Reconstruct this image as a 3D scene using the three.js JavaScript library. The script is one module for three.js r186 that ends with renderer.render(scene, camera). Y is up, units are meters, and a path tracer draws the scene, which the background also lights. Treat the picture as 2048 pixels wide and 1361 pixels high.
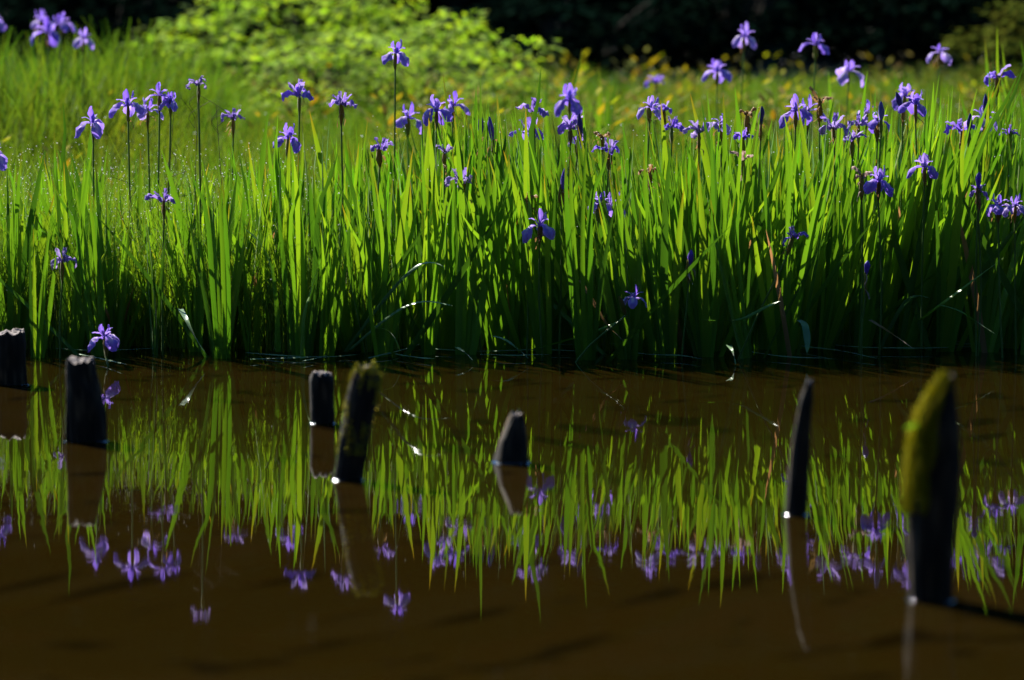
import * as THREE from 'three';
import { Sky } from 'three/addons/objects/Sky.js';
import { mergeGeometries } from 'three/addons/utils/BufferGeometryUtils.js';
import { ImprovedNoise } from 'three/addons/math/ImprovedNoise.js';

// ---------- camera, sky, sun, exposure ----------
const scene = new THREE.Scene();
const camera = new THREE.PerspectiveCamera(10.126, 1024 / 680, 0.1, 400);
camera.position.set(0, 1.0, 9.6);
camera.rotation.x = -Math.atan(765.5 / 7680);
camera.focus = 9.84;
camera.userData.fStop = 3.2;
scene.add(camera);

const SUN = new THREE.Vector3(-0.58, 0.86, -0.78).normalize();      // high, behind the bank and a little to the left
const sky = new Sky();
sky.scale.setScalar(300);
sky.material.uniforms.sunPosition.value.copy(SUN);
sky.material.uniforms.turbidity.value = 2.5;
sky.material.uniforms.rayleigh.value = 1.4;
sky.material.uniforms.mieCoefficient.value = 0.003;
sky.material.uniforms.cloudCoverage.value = 0;
sky.name = 'sky'; sky.userData.kind = 'structure';
scene.add(sky);
scene.environmentIntensity = 0.1;

const sun = new THREE.DirectionalLight(new THREE.Color(1.0, 0.95, 0.86), 5);
sun.position.copy(SUN).multiplyScalar(60);
sun.castShadow = true;
sun.shadow.mapSize.set(4096, 4096);
Object.assign(sun.shadow.camera, { left: -20, right: 20, top: 20, bottom: -20, near: 1, far: 160 });
scene.add(sun, sun.target);

const renderer = new THREE.WebGLRenderer({ antialias: true });
renderer.setSize(1024, 680);
renderer.toneMapping = THREE.LinearToneMapping;
renderer.toneMappingExposure = 3.6;
renderer.shadowMap.enabled = true;

// ---------- helpers ----------
let rs = 12345;
const seed = (s) => { rs = s >>> 0; };
const rnd = () => { rs |= 0; rs = (rs + 0x6D2B79F5) | 0; let t = Math.imul(rs ^ (rs >>> 15), 1 | rs); t = (t + Math.imul(t ^ (t >>> 7), 61 | t)) ^ t; return ((t ^ (t >>> 14)) >>> 0) / 4294967296; };
const rr = (a, b) => a + (b - a) * rnd();
const pick = (a) => a[Math.floor(rnd() * a.length)];
const lerp = (a, b, t) => a + (b - a) * t, clamp01 = (t) => Math.min(1, Math.max(0, t)), smooth = (a, b, x) => { const t = clamp01((x - a) / (b - a)); return t * t * (3 - 2 * t); };
const V = (x, y, z) => new THREE.Vector3(x, y, z);
const IN = new ImprovedNoise();
const noise = (x, y = 0, z = 0) => IN.noise(x + 31.7, y + 11.3, z + 57.1);
const fbm = (x, y, z = 0, o = 4) => { let s = 0, a = 0.5, f = 1; for (let i = 0; i < o; i++) { s += a * noise(x * f, y * f, z * f + i * 7); a *= 0.5; f *= 2.03; } return s; };
const table = (T) => (x) => { for (let i = 1; i < T.length; i++) if (x < T[i][0] || i === T.length - 1) { const [a, b] = [T[i - 1], T[i]]; return lerp(a[1], b[1], clamp01((x - a[0]) / (b[0] - a[0]))); } };

class Shape {                                     // collects faces with vertex colours
  constructor() { this.p = []; this.c = []; this.i = []; }
  v(x, y, z, c) { this.p.push(x, y, z); this.c.push(c[0], c[1], c[2]); return this.p.length / 3 - 1; }
  t(a, b, c) { this.i.push(a, b, c); }
  q(a, b, c, d) { this.i.push(a, b, c, a, c, d); }
  geo() {
    const g = new THREE.BufferGeometry();
    g.setAttribute('position', new THREE.Float32BufferAttribute(this.p, 3));
    g.setAttribute('color', new THREE.Float32BufferAttribute(this.c, 3));
    g.setIndex(this.i); g.computeVertexNormals();
    return g;
  }
  // a blade along points; side(i, t) gives the half-width vector, fold lifts the middle
  blade(pts, width, side, fold, col) {
    const n = pts.length; let prev = null;
    for (let k = 0; k < n; k++) {
      const t = k / (n - 1), w = width(t), s = side(t), p = pts[k], c = col(t);
      const up = V().crossVectors(s, pts[Math.min(k + 1, n - 1)].clone().sub(pts[Math.max(k - 1, 0)])).normalize().multiplyScalar(fold * w);
      const a = this.v(p.x - s.x * w, p.y - s.y * w, p.z - s.z * w, c), m = this.v(p.x + up.x, p.y + up.y, p.z + up.z, c), b = this.v(p.x + s.x * w, p.y + s.y * w, p.z + s.z * w, c);
      if (prev) { this.q(prev[0], prev[1], m, a); this.q(prev[1], prev[2], b, m); }
      prev = [a, m, b];
    }
    return this;
  }
  tube(pts, radius, col, sides = 6) {
    const n = pts.length; let prev = null; const ref = V(0.3, 0.1, 1).normalize();
    for (let k = 0; k < n; k++) {
      const t = k / (n - 1), d = pts[Math.min(k + 1, n - 1)].clone().sub(pts[Math.max(k - 1, 0)]).normalize();
      const a = V().crossVectors(d, ref).normalize(), b = V().crossVectors(d, a), r = radius(t), ring = [];
      for (let j = 0; j < sides; j++) { const f = (j / sides) * 2 * Math.PI, x = Math.cos(f) * r, y = Math.sin(f) * r; ring.push(this.v(pts[k].x + a.x * x + b.x * y, pts[k].y + a.y * x + b.y * y, pts[k].z + a.z * x + b.z * y, col(t, f))); }
      if (prev) for (let j = 0; j < sides; j++) { const m = (j + 1) % sides; this.q(prev[j], ring[j], ring[m], prev[m]); }
      prev = ring;
    }
    return this;
  }
}
const curve = (pts, n) => new THREE.CatmullRomCurve3(pts.map((p) => (p.isVector3 ? p : V(...p)))).getPoints(n);
const names = {};
const numbered = (n) => { names[n] = (names[n] ?? -1) + 1; return names[n] ? `${n}_${String(names[n]).padStart(3, '0')}` : n; };
function mesh(name, geo, mat, parent) { const m = new THREE.Mesh(geo, mat); m.name = name; m.castShadow = m.receiveShadow = true; parent.add(m); return m; }
function thing(name, label, category, [x, y, z], group) { const o = new THREE.Group(); o.name = numbered(name); o.position.set(x, y, z); o.userData = { label, category }; if (group) o.userData.group = group; scene.add(o); return o; }
function tag(o, label, category, group, kind) { Object.assign(o.userData, { label, category }); if (group) o.userData.group = group; if (kind) o.userData.kind = kind; o.name = numbered(o.name); return o; }

const leafy = (r, g, b, transmission = 0.5, coat = 0.38, coatRough = 0.28, specularIntensity = 0.3) => new THREE.MeshPhysicalMaterial({ color: new THREE.Color().setRGB(r, g, b), vertexColors: true, roughness: 0.95, transmission, thickness: 0, clearcoat: coat, clearcoatRoughness: coatRough, specularIntensity, side: THREE.DoubleSide });
const solid = (r, g, b, roughness = 0.8, more = {}) => new THREE.MeshPhysicalMaterial({ color: new THREE.Color().setRGB(r, g, b), vertexColors: true, roughness, specularIntensity: 0.4, side: THREE.DoubleSide, ...more });
const WHITE = [1, 1, 1];

const M = {
  leaf: [leafy(0.0961, 0.2232, 0.005, 0.45), leafy(0.124, 0.2604, 0.0056, 0.5), leafy(0.062, 0.1736, 0.005, 0.4), leafy(0.155, 0.279, 0.0062, 0.5), leafy(0.0434, 0.124, 0.005, 0.3), leafy(0.0806, 0.1984, 0.005, 0.42), leafy(0.0992, 0.2294, 0.0062, 0.45)],
  grass: leafy(0.1178, 0.2356, 0.0074, 0.45, 0.6, 0.2),
  meadow: leafy(0.074, 0.152, 0.006, 0.5, 0, 0.5, 0.15),
  sprig: leafy(0.22, 0.18, 0.006, 0.5, 0, 0.5, 0.15),
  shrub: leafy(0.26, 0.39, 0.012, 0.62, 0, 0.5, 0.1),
  petal: [leafy(0.27, 0.155, 0.68, 0.5, 0, 0.5, 0.25), leafy(0.205, 0.105, 0.62, 0.5, 0, 0.5, 0.25), leafy(0.34, 0.215, 0.70, 0.5, 0, 0.5, 0.25)],
  faded: [leafy(0.2592, 0.1584, 0.5328, 0.45, 0, 0.5), leafy(0.3024, 0.216, 0.504, 0.45, 0, 0.5)],
  bud: solid(0.0385, 0.021, 0.154, 0.45),
  dry: leafy(0.2604, 0.1426, 0.0496, 0.45, 0.1, 0.5),
  dryPink: leafy(0.372, 0.2356, 0.1984, 0.4, 0.1, 0.5),
  stem: leafy(0.07, 0.133, 0.0175, 0.2, 0.4, 0.3),
  spathe: leafy(0.1612, 0.1736, 0.0217, 0.4, 0.3, 0.4),
  bark: solid(1, 1, 1, 0.85),
  moss: solid(1, 1, 1, 1.0),
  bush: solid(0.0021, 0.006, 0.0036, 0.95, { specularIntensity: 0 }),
  olive: leafy(0.07, 0.08, 0.01, 0.4, 0, 0.5, 0),
  twig: solid(0.035, 0.0245, 0.014, 0.8),
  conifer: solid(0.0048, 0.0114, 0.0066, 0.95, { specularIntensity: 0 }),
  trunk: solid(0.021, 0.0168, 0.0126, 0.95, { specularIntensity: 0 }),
  dew: new THREE.MeshPhysicalMaterial({ color: 0xcccccc, roughness: 0.9, transmission: 0.9, thickness: 0, ior: 1.33 }),
  wet: leafy(0.0585, 0.156, 0.03, 0.3, 0.55, 0.24, 0.7),
  soil: solid(1, 1, 1, 0.95),
};

// ---------- ground: pond bed, bank, meadow, wooded slope ----------
const groundHeight = (x, z) => {
  const bank = -0.55 + 0.12 * noise(x * 1.3, 4.2) - (x > 0.5 ? 0.1 : 0);
  let h = lerp(-0.4, 0.03, smooth(bank + 0.25, bank - 0.4, z));
  if (z < -1) h += 0.05 * smooth(-1, -4, z) * (1 + fbm(x * 0.4, z * 0.4));
  h += 14 * smooth(-33, -58, z) + 3 * smooth(16, 30, z);
  return h;
};
{
  const xs = [], zs = [];
  for (let x = -120; x <= 120.01; x += Math.abs(x) < 8 ? 0.4 : 4) xs.push(x);
  for (let z = 80; z >= -120; z -= z > 1 || z < -30 ? 4 : z > -3 ? 0.12 : 0.6) zs.push(z);
  const s = new Shape();
  for (const z of zs) for (const x of xs) { const k = fbm(x * 0.8, z * 0.8, 3); const c = z > -0.9 ? [0.02, 0.015, 0.008] : z < -11 || z > 14 ? [0.008 + 0.006 * k, 0.012 + 0.008 * k, 0.005] : [0.025 + 0.02 * k, 0.035 + 0.025 * k, 0.009]; s.v(x, groundHeight(x, z), z, c); }
  for (let j = 1; j < zs.length; j++) for (let i = 1; i < xs.length; i++) { const a = (j - 1) * xs.length + i - 1, b = j * xs.length + i - 1; s.q(a, a + 1, b + 1, b); }
  const g = mesh('ground', s.geo(), M.soil, scene); g.userData.kind = 'structure';
}

// ---------- pond ----------
{
  const xs = [-40, -20, -8, -4, -2.4], zs = [];
  for (let x = -1.8; x <= 1.8001; x += 0.04) xs.push(x);
  xs.push(2.4, 4, 8, 20, 40);
  for (let z = 15; z > 4.7; z -= 1) zs.push(z);
  for (let z = 4.6; z > -0.6; z -= 0.011) zs.push(z);
  zs.push(-0.9, -1.3);
  seed(77);
  const waves = [];
  for (let i = 0; i < 16; i++) { const lam = 0.045 * Math.pow(1.18, i), dir = rr(-0.5, 0.5); waves.push({ kx: (2 * Math.PI / lam) * Math.sin(dir) * 0.6, kz: (2 * Math.PI / lam) * Math.cos(dir), a: 0.0003, ph: rr(0, 6.28) }); }
  const p = [], n = [], uv = [], idx = [];
  for (const z of zs) for (const x of xs) {
    let sx = 0, sz = 0; const amp = (Math.abs(x) < 1.85 && z < 4.65 ? 1 : 0) * (0.35 + 0.65 * smooth(-0.2, 2.2, z)) * (0.55 + 0.9 * clamp01(0.5 + 1.2 * noise(x * 1.1, z * 0.9)));
    for (const w of waves) { const c = Math.cos(w.kx * x + w.kz * z + w.ph) * w.a * amp; sx += c * Math.sign(w.kx) * 0.35; sz += c; }
    const v = V(-sx, 1, -sz).normalize();
    p.push(x, 0, z); n.push(v.x, v.y, v.z); uv.push(x / 4, z / 4);
  }
  for (let j = 1; j < zs.length; j++) for (let i = 1; i < xs.length; i++) { const a = (j - 1) * xs.length + i - 1, b = j * xs.length + i - 1; idx.push(a, a + 1, b + 1, a, b + 1, b); }
  const g = new THREE.BufferGeometry();
  g.setAttribute('position', new THREE.Float32BufferAttribute(p, 3)); g.setAttribute('normal', new THREE.Float32BufferAttribute(n, 3)); g.setAttribute('uv', new THREE.Float32BufferAttribute(uv, 2)); g.setIndex(idx);
  // silt in the water: brown with darker drifts, about 4 m a tile
  const S = 512, data = new Uint8Array(S * S * 4);
  for (let j = 0; j < S; j++) for (let i = 0; i < S; i++) {
    const u = i / S, w = j / S, A = (f, k) => { const a = Math.cos(u * 6.2832) * f, b = Math.sin(u * 6.2832) * f, c = Math.cos(w * 6.2832) * f, d = Math.sin(w * 6.2832) * f; return noise(a + c * 0.7 + k, b + d * 0.7, c - d * 0.6 + k); };
    const base = 0.5 + 0.35 * A(1.1, 3) + 0.25 * A(3.1, 8), spot = smooth(0.22, 0.5, A(5.5, 20) * 0.8 + A(11, 40) * 0.35), k = (0.75 + 0.35 * base) * (1 - 0.55 * spot), o = (j * S + i) * 4;
    const lin = [0.0097 * k, 0.0058 * k, 0.0007 * k + 0.0001];
    for (let c = 0; c < 3; c++) data[o + c] = Math.round(255 * (lin[c] <= 0.0031308 ? 12.92 * Math.max(0, lin[c]) : Math.min(1, 1.055 * Math.pow(lin[c], 1 / 2.4) - 0.055)));
    data[o + 3] = 255;
  }
  const tex = new THREE.DataTexture(data, S, S); tex.wrapS = tex.wrapT = THREE.RepeatWrapping; tex.magFilter = THREE.LinearFilter; tex.colorSpace = THREE.SRGBColorSpace; tex.needsUpdate = true;
  const w = mesh('pond_water', g, new THREE.MeshPhysicalMaterial({ map: tex, roughness: 0.02, ior: 1.33 }), scene); w.userData.kind = 'structure';
}

// ---------- iris leaves ----------
function leafGeo(s, opt = {}) {
  seed(s);
  const L = opt.L ?? rr(0.42, 0.6), n = 9, bx = opt.bx ?? rr(-0.045, 0.045), bz = rr(-0.04, 0.05), w = opt.w ?? rr(0.0046, 0.0102), tw = rr(-0.35, 0.35), tip = rnd() < 0.22, tone = rr(0.85, 1.12);
  const pts = [];
  for (let k = 0; k < n; k++) { const t = k / (n - 1), y = t * L * (1 - 0.4 * (bx * bx + bz * bz) * t); pts.push(V(bx * Math.pow(t, 2.2), y, bz * t * t)); }
  if (opt.droop) for (let k = 0; k < n; k++) { const t = k / (n - 1), q = smooth(0.55, 1, t); pts[k].x += opt.droop * q * q; pts[k].y -= Math.abs(opt.droop) * 0.7 * q * q; }
  const col = (t) => { const b = lerp(0.92, 1.06, t) * tone; return tip && t > 0.9 ? [1.7 * b, 0.55 * b, b] : [b * (1 + 0.15 * t), b, b]; };
  return new Shape().blade(pts, (t) => w * (t < 0.45 ? lerp(0.85, 1, t / 0.45) : Math.pow(Math.max(0, 1 - Math.pow((t - 0.45) / 0.55, 1.9)), 0.8)) + 0.0003, (t) => V(Math.cos(tw * t), 0, Math.sin(tw * t)), 0.22, col).geo();
}
const LEAVES = []; for (let i = 0; i < 22; i++) LEAVES.push(leafGeo(500 + i * 13, i % 8 === 7 ? { droop: (i % 16 === 7 ? 1 : -1) * 0.05 } : {}));
const leafLength = LEAVES.map((g) => { g.computeBoundingBox(); return g.boundingBox.max.y; });

const PX = (px) => (px - 1024) / 780;                         // metres along the bank
const topHeight = table([[0, 0.50], [100, 0.50], [200, 0.55], [350, 0.47], [500, 0.54], [620, 0.62], [750, 0.55], [900, 0.61], [1000, 0.65], [1150, 0.60], [1350, 0.58], [1600, 0.60], [1900, 0.66], [2048, 0.64]].map(([a, b]) => [PX(a), b]));
const leanField = table([[-200, 0.0], [200, 0.03], [500, -0.02], [700, 0.05], [950, 0.0], [1150, 0.16], [1300, 0.12], [1500, 0.02], [1650, -0.10], [1850, -0.16], [2048, -0.1], [2300, -0.05]].map(([a, b]) => [PX(a), b]));
const frontLine = (x) => -0.13 + 0.16 * noise(x * 2.1, 9.5) + 0.09 * noise(x * 6.3, 2.5) - (x > 0.8 ? 0.12 * smooth(0.8, 1.3, x) : 0);

const FANS = [];
for (let f = 0; f < 18; f++) {
  seed(9000 + f * 7);
  const fan = [], n = 5 + (f % 3);
  for (let i = 0; i < n; i++) { const k = i - (n - 1) / 2; fan.push({ leaf: Math.floor(rnd() * LEAVES.length), mat: pick(M.leaf), x: k * 0.006, z: rr(-0.006, 0.006), lean: -k * rr(0.03, 0.075) + rr(-0.03, 0.03), yaw: rr(-0.5, 0.5), h: 1 - 0.09 * Math.abs(k) + rr(-0.1, 0.06), pitch: rr(-0.05, 0.05) }); }
  if (f % 3 !== 1) for (const sd of f % 2 ? [1] : [-1, 1]) if (rnd() < 0.7) fan.push({ leaf: Math.floor(rnd() * LEAVES.length), mat: pick(M.leaf), x: sd * 0.02, z: rr(0, 0.015), lean: -sd * rr(0.3, 0.75), yaw: rr(-0.6, 0.6), h: rr(0.5, 0.85), pitch: rr(0.05, 0.35) });
  if (f % 6 === 2) fan.push({ leaf: Math.floor(rnd() * LEAVES.length), mat: M.dry, x: 0.01, z: 0.012, lean: rr(-0.6, 0.6), yaw: rr(-0.6, 0.6), h: rr(0.4, 0.75), pitch: rr(0.1, 0.4) });
  FANS.push(fan);
}
const prototypes = FANS.map((fan) => {
  const o = new THREE.Group();
  for (const l of fan) { const m = mesh('leaf', LEAVES[l.leaf], l.mat, o); m.position.set(l.x, 0, l.z); m.rotation.set(l.pitch, l.yaw, l.lean, 'YXZ'); m.rotation.order = 'ZXY'; const s = (l.h * 0.6) / leafLength[l.leaf]; m.scale.set(1 + 0.3 * (s - 1), s, 1 + 0.3 * (s - 1)); }
  return o;
});
seed(4242);
const fanSpots = [];
for (let i = 0; i < 300; i++) {
  const x = i < 78 ? lerp(-1.46, -0.42, clamp01((Math.floor((i / 78) * 11) + 0.5 + rr(-0.42, 0.42)) / 11)) : lerp(-0.42, 1.46, (i - 78 + rr(0, 1)) / 222), left = x < -0.42;
  const depth = i % 12 === 5 ? -rr(0.02, 0.17) : Math.pow(rnd(), 1.5) * 0.75;
  fanSpots.push([x, frontLine(x) - depth, left && rnd() < 0.35 ? rr(0.65, 0.85) : rr(0.72, 1.1)]);
}
fanSpots.forEach(([x, z, k], i) => {
  const o = prototypes[Math.floor(rnd() * prototypes.length)].clone();
  o.name = numbered('iris_leaf_fan'); scene.add(o);
  o.position.set(x, -0.04, z);
  o.rotation.set(rr(-0.05, 0.09) + (z > frontLine(x) - 0.12 ? rr(0, 0.24) : 0), (rnd() < 0.8 ? rr(-0.55, 0.55) : rr(-1.4, 1.4)) + (rnd() < 0.5 ? Math.PI : 0), 0);
  const pivot = leanField(x) + rr(-0.15, 0.15);
  o.rotation.order = 'ZXY'; o.rotation.z = pivot;
  o.scale.setScalar((k * (topHeight(x) + 0.05)) / 0.6);
  const edge = z > frontLine(x) - 0.1;
  const [label, group] = edge ? (x < -0.42 ? ['fan of iris leaves standing at the water edge below the dewy left grass', 'iris leaf fans at the left water edge'] : x < 0.45 ? ['fan of iris leaves standing at the water edge in the middle bank', 'iris leaf fans at the middle water edge'] : ['fan of iris leaves standing at the water edge of the dense right stand', 'iris leaf fans at the right water edge']) : x < -0.42 ? ['fan of sword shaped iris leaves among the dewy left grass behind the edge', 'iris leaf fans in the grassy left bank'] : x < 0.45 ? ['fan of sword shaped green iris leaves in the middle of the bank behind the edge', 'iris leaf fans in the middle bank'] : ['fan of sword shaped green iris leaves in the dense right stand behind the edge', 'iris leaf fans in the dense right bank'];
  o.userData = { label, category: 'iris plant', group };
});
{ // further leaves behind and between, joined
  seed(808); const gs = [], m4 = new THREE.Matrix4(), e = new THREE.Euler();
  for (let i = 0; i < 1500; i++) {
    const x = rr(-1.75, 1.75), left = x < -0.42, dz = 0.08 + Math.pow(rnd(), 0.9) * 0.9;
    if (left && rnd() < 0.72) continue;
    const z = frontLine(x) - dz, l = Math.floor(rnd() * LEAVES.length), s = ((topHeight(x) + 0.03) * rr(0.7, 1.02) * (1 - 0.12 * smooth(0.5, 1.2, dz))) / leafLength[l];
    e.set(rr(-0.12, 0.12), rr(0, 6.28), leanField(x) + rr(-0.14, 0.14), 'ZXY');
    m4.compose(V(x, -0.04, z), new THREE.Quaternion().setFromEuler(e), V(1, s, 1));
    const g = LEAVES[l].clone().applyMatrix4(m4), c = g.attributes.color, k = [rr(0.75, 1.25), rr(0.85, 1.15), 1];
    for (let j = 0; j < c.count; j++) c.setXYZ(j, c.getX(j) * k[0], c.getY(j) * k[1], c.getZ(j));
    gs.push(g);
  }
  tag(mesh('iris_leaf_thicket', mergeGeometries(gs), M.leaf[0], scene), 'dense thicket of further iris leaves behind the front fans', 'iris leaves', null, 'stuff');
}

// ---------- fine dewy grass on the left bank ----------
function bladeGeo(s, L, w, bend, n = 6) {
  seed(s); const pts = [], a = rr(-0.4, 0.4);
  for (let k = 0; k < n; k++) { const t = k / (n - 1); pts.push(V(bend * Math.pow(t, 2), t * L - Math.abs(bend) * 0.55 * Math.pow(t, 3), bend * a * t * t)); }
  return new Shape().blade(pts, (t) => w * (1 - 0.85 * t * t), () => V(0, 0, 1).applyAxisAngle(V(0, 1, 0), rr(0.6, 2.4)), 0.2, () => WHITE).geo();
}
const dewSpots = [];
function scatter(name, geo, mat, list, label, category) {
  const im = new THREE.InstancedMesh(geo, mat, list.length); const m4 = new THREE.Matrix4(), q = new THREE.Quaternion(), e = new THREE.Euler(), c = new THREE.Color();
  list.forEach((d, i) => { e.set(d.rx ?? 0, d.ry ?? 0, d.rz ?? 0, 'YXZ'); q.setFromEuler(e); m4.compose(V(d.x, d.y, d.z), q, V(d.sx ?? d.s, d.s, d.sx ?? d.s)); im.setMatrixAt(i, m4); if (d.c) im.setColorAt(i, c.setRGB(...d.c)); });
  im.name = name; im.castShadow = im.receiveShadow = true; scene.add(im);
  return tag(im, label, category, null, 'stuff');
}
{
  const gs = []; for (let i = 0; i < 9; i++) { seed(60 + i); const parts = []; for (let b = 0; b < 3; b++) { const g = bladeGeo(600 + i * 5 + b, rr(0.30, 0.47), rr(0.001, 0.0018), (rnd() < 0.5 ? -1 : 1) * rr(0.02, 0.2), 6); g.rotateY(rr(0, 6.28)); g.translate(rr(-0.012, 0.012), 0, rr(-0.012, 0.012)); parts.push(g); } gs.push(mergeGeometries(parts)); }
  seed(31337);
  const tufts = gs.map(() => []);
  for (let i = 0; i < 6200; i++) {
    const u = rnd(), x = u < 0.86 ? rr(-1.75, -0.32) : rr(-0.4, 1.7), z = frontLine(x) - 0.02 - rnd() * (u < 0.86 ? 1.1 : 0.8), s = (u < 0.86 ? rr(0.8, 1.2) : rr(0.6, 1.05)) * (1 - 0.35 * smooth(-0.6, -0.25, x) * (x < -0.2 ? 1 : 0));
    const k = rr(0.7, 1.2), w = rr(0.85, 1.5);
    tufts[i % gs.length].push({ x, y: groundHeight(x, z) < 0 ? -0.03 : 0.02, z, s, ry: rr(0, 6.28), rx: rr(-0.12, 0.16), c: [k * w, k, k] });
    if (u < 0.86) for (let d = 0; d < 2; d++) if (rnd() < 0.5) dewSpots.push({ x: x + rr(-0.06, 0.06), y: s * rr(0.14, 0.43) + 0.01, z: z + rr(-0.06, 0.06), s: 0.35 + 0.75 * rnd() * rnd() + 0.1 });
  }
  const parent = [];
  gs.forEach((g, i) => { const m4 = new THREE.Matrix4(), e = new THREE.Euler(); for (const d of tufts[i]) { e.set(d.rx, d.ry, 0, 'YXZ'); const c = g.clone().applyMatrix4(m4.compose(V(d.x, d.y, d.z), new THREE.Quaternion().setFromEuler(e), V(d.s, d.s, d.s))), col = c.attributes.color; for (let j = 0; j < col.count; j++) col.setXYZ(j, ...d.c); parent.push(c); } });
  tag(mesh('fine_grass', mergeGeometries(parent), M.grass, scene), 'fine dewy grass filling the left bank between the irises', 'grass', null, 'stuff');
  // dew
  for (let i = 0; i < 260; i++) dewSpots.push({ x: rr(-0.4, 1.5), y: rr(0.3, 0.58), z: rr(-0.7, -0.12), s: rr(0.5, 0.9) });
  scatter('dew_drops', new THREE.IcosahedronGeometry(0.0016, 2), M.dew, dewSpots, 'tiny sparkling dew drops hanging on the grass tips', 'dew');
}

// ---------- iris blooms ----------
function petalGeo(s, { L, w, a0, a1, pw = 1, claw = 0.3, crinkle = 0.1, cup = 0.25, tipw = 0.25, mark = false, edge = 0 }) {
  const nu = 5, nv = 9, sh = new Shape(); let x = 0.004, y = 0; const rows = [];
  for (let j = 0; j < nv; j++) {
    const t = j / (nv - 1), a = lerp(a0, a1, Math.pow(t, pw)); if (j) { x += (Math.cos(a) * L) / (nv - 1); y += (Math.sin(a) * L) / (nv - 1); }
    const half = w * (t < 0.65 ? lerp(claw, 1, smooth(0.15, 0.65, t)) : lerp(1, tipw, Math.pow((t - 0.65) / 0.35, 1.6))), row = [];
    for (let i = 0; i < nu; i++) {
      const u = (i / (nu - 1)) * 2 - 1, bump = crinkle * w * noise(s * 3.1 + u * 2.3, t * 4.5 + s) * 1.6 - cup * w * u * u * (half / w);
      const white = mark ? Math.max(0, 1 - Math.abs(u) * 2.2) * smooth(0.1, 0.3, t) * (1 - smooth(0.5, 0.75, t)) : 0, vein = 1 - 0.14 * (i % 2) + 0.1 * noise(s + u * 6, t * 3), rim = edge * Math.pow(Math.abs(u), 4);
      const c = [lerp(vein, 2.6, white * 0.8) + rim * 0.8, lerp(vein, 4.2, white * 0.7) + rim * 1.2, lerp(vein, 0.8, white * 0.4)];
      row.push(sh.v(x - Math.sin(a) * bump, y + Math.cos(a) * bump, u * half + crinkle * w * 0.5 * noise(t * 5 + s, u * 3 + 7), [Math.max(0, c[0]), Math.max(0, c[1]), Math.min(1, Math.max(0, c[2]))]));
    }
    rows.push(row);
  }
  for (let j = 1; j < nv; j++) for (let i = 1; i < nu; i++) sh.q(rows[j - 1][i - 1], rows[j - 1][i], rows[j][i], rows[j][i - 1]);
  return sh.geo();
}
function spindle(s, L, R, { p0 = 0.3, flat = 0.7, col, lump = 0.1, tip = 0.08 }) {
  const sh = new Shape(), n = 10, m = 9; let prev = null;
  for (let j = 0; j < n; j++) {
    const t = j / (n - 1), r = R * Math.max(tip, Math.pow(Math.sin(Math.PI * Math.pow(clamp01(t * 0.94 + 0.03), 1 / (1 + p0))), 0.8)), ring = [];
    for (let i = 0; i < m; i++) { const f = (i / m) * 2 * Math.PI, k = 1 + lump * noise(s + Math.cos(f) * 1.4 + t, Math.sin(f) * 1.4, t * 3); ring.push(sh.v(Math.cos(f) * r * k, t * L, Math.sin(f) * r * k * flat, col(t, f))); }
    if (prev) for (let i = 0; i < m; i++) { const q = (i + 1) % m; sh.q(prev[i], ring[i], ring[q], prev[q]); }
    prev = ring;
  }
  return sh.geo();
}
function rag(s, L, w) {            // a shrivelled strip hanging from a bract
  seed(s); const pts = [V(0, 0, 0)]; let d = V(rr(-1, 1), rr(-0.2, 0.8), rr(-1, 1)).normalize();
  for (let k = 1; k < 7; k++) { d.add(V(rr(-0.5, 0.5), rr(-0.9, 0.1), rr(-0.5, 0.5))).normalize(); pts.push(pts[k - 1].clone().addScaledVector(d, L / 6)); }
  const a = rr(0, 6), b = rr(-5, 5);
  return new Shape().blade(pts, (t) => w * (0.5 + 0.6 * Math.abs(noise(t * 4 + s))) * (1 - 0.5 * t), (t) => V(Math.cos(a + b * t), 0.2, Math.sin(a + b * t)), 0.4, (t) => { const k = 0.7 + 0.6 * Math.abs(noise(s, t * 5)); return [k, k, k]; }).geo();
}
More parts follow.
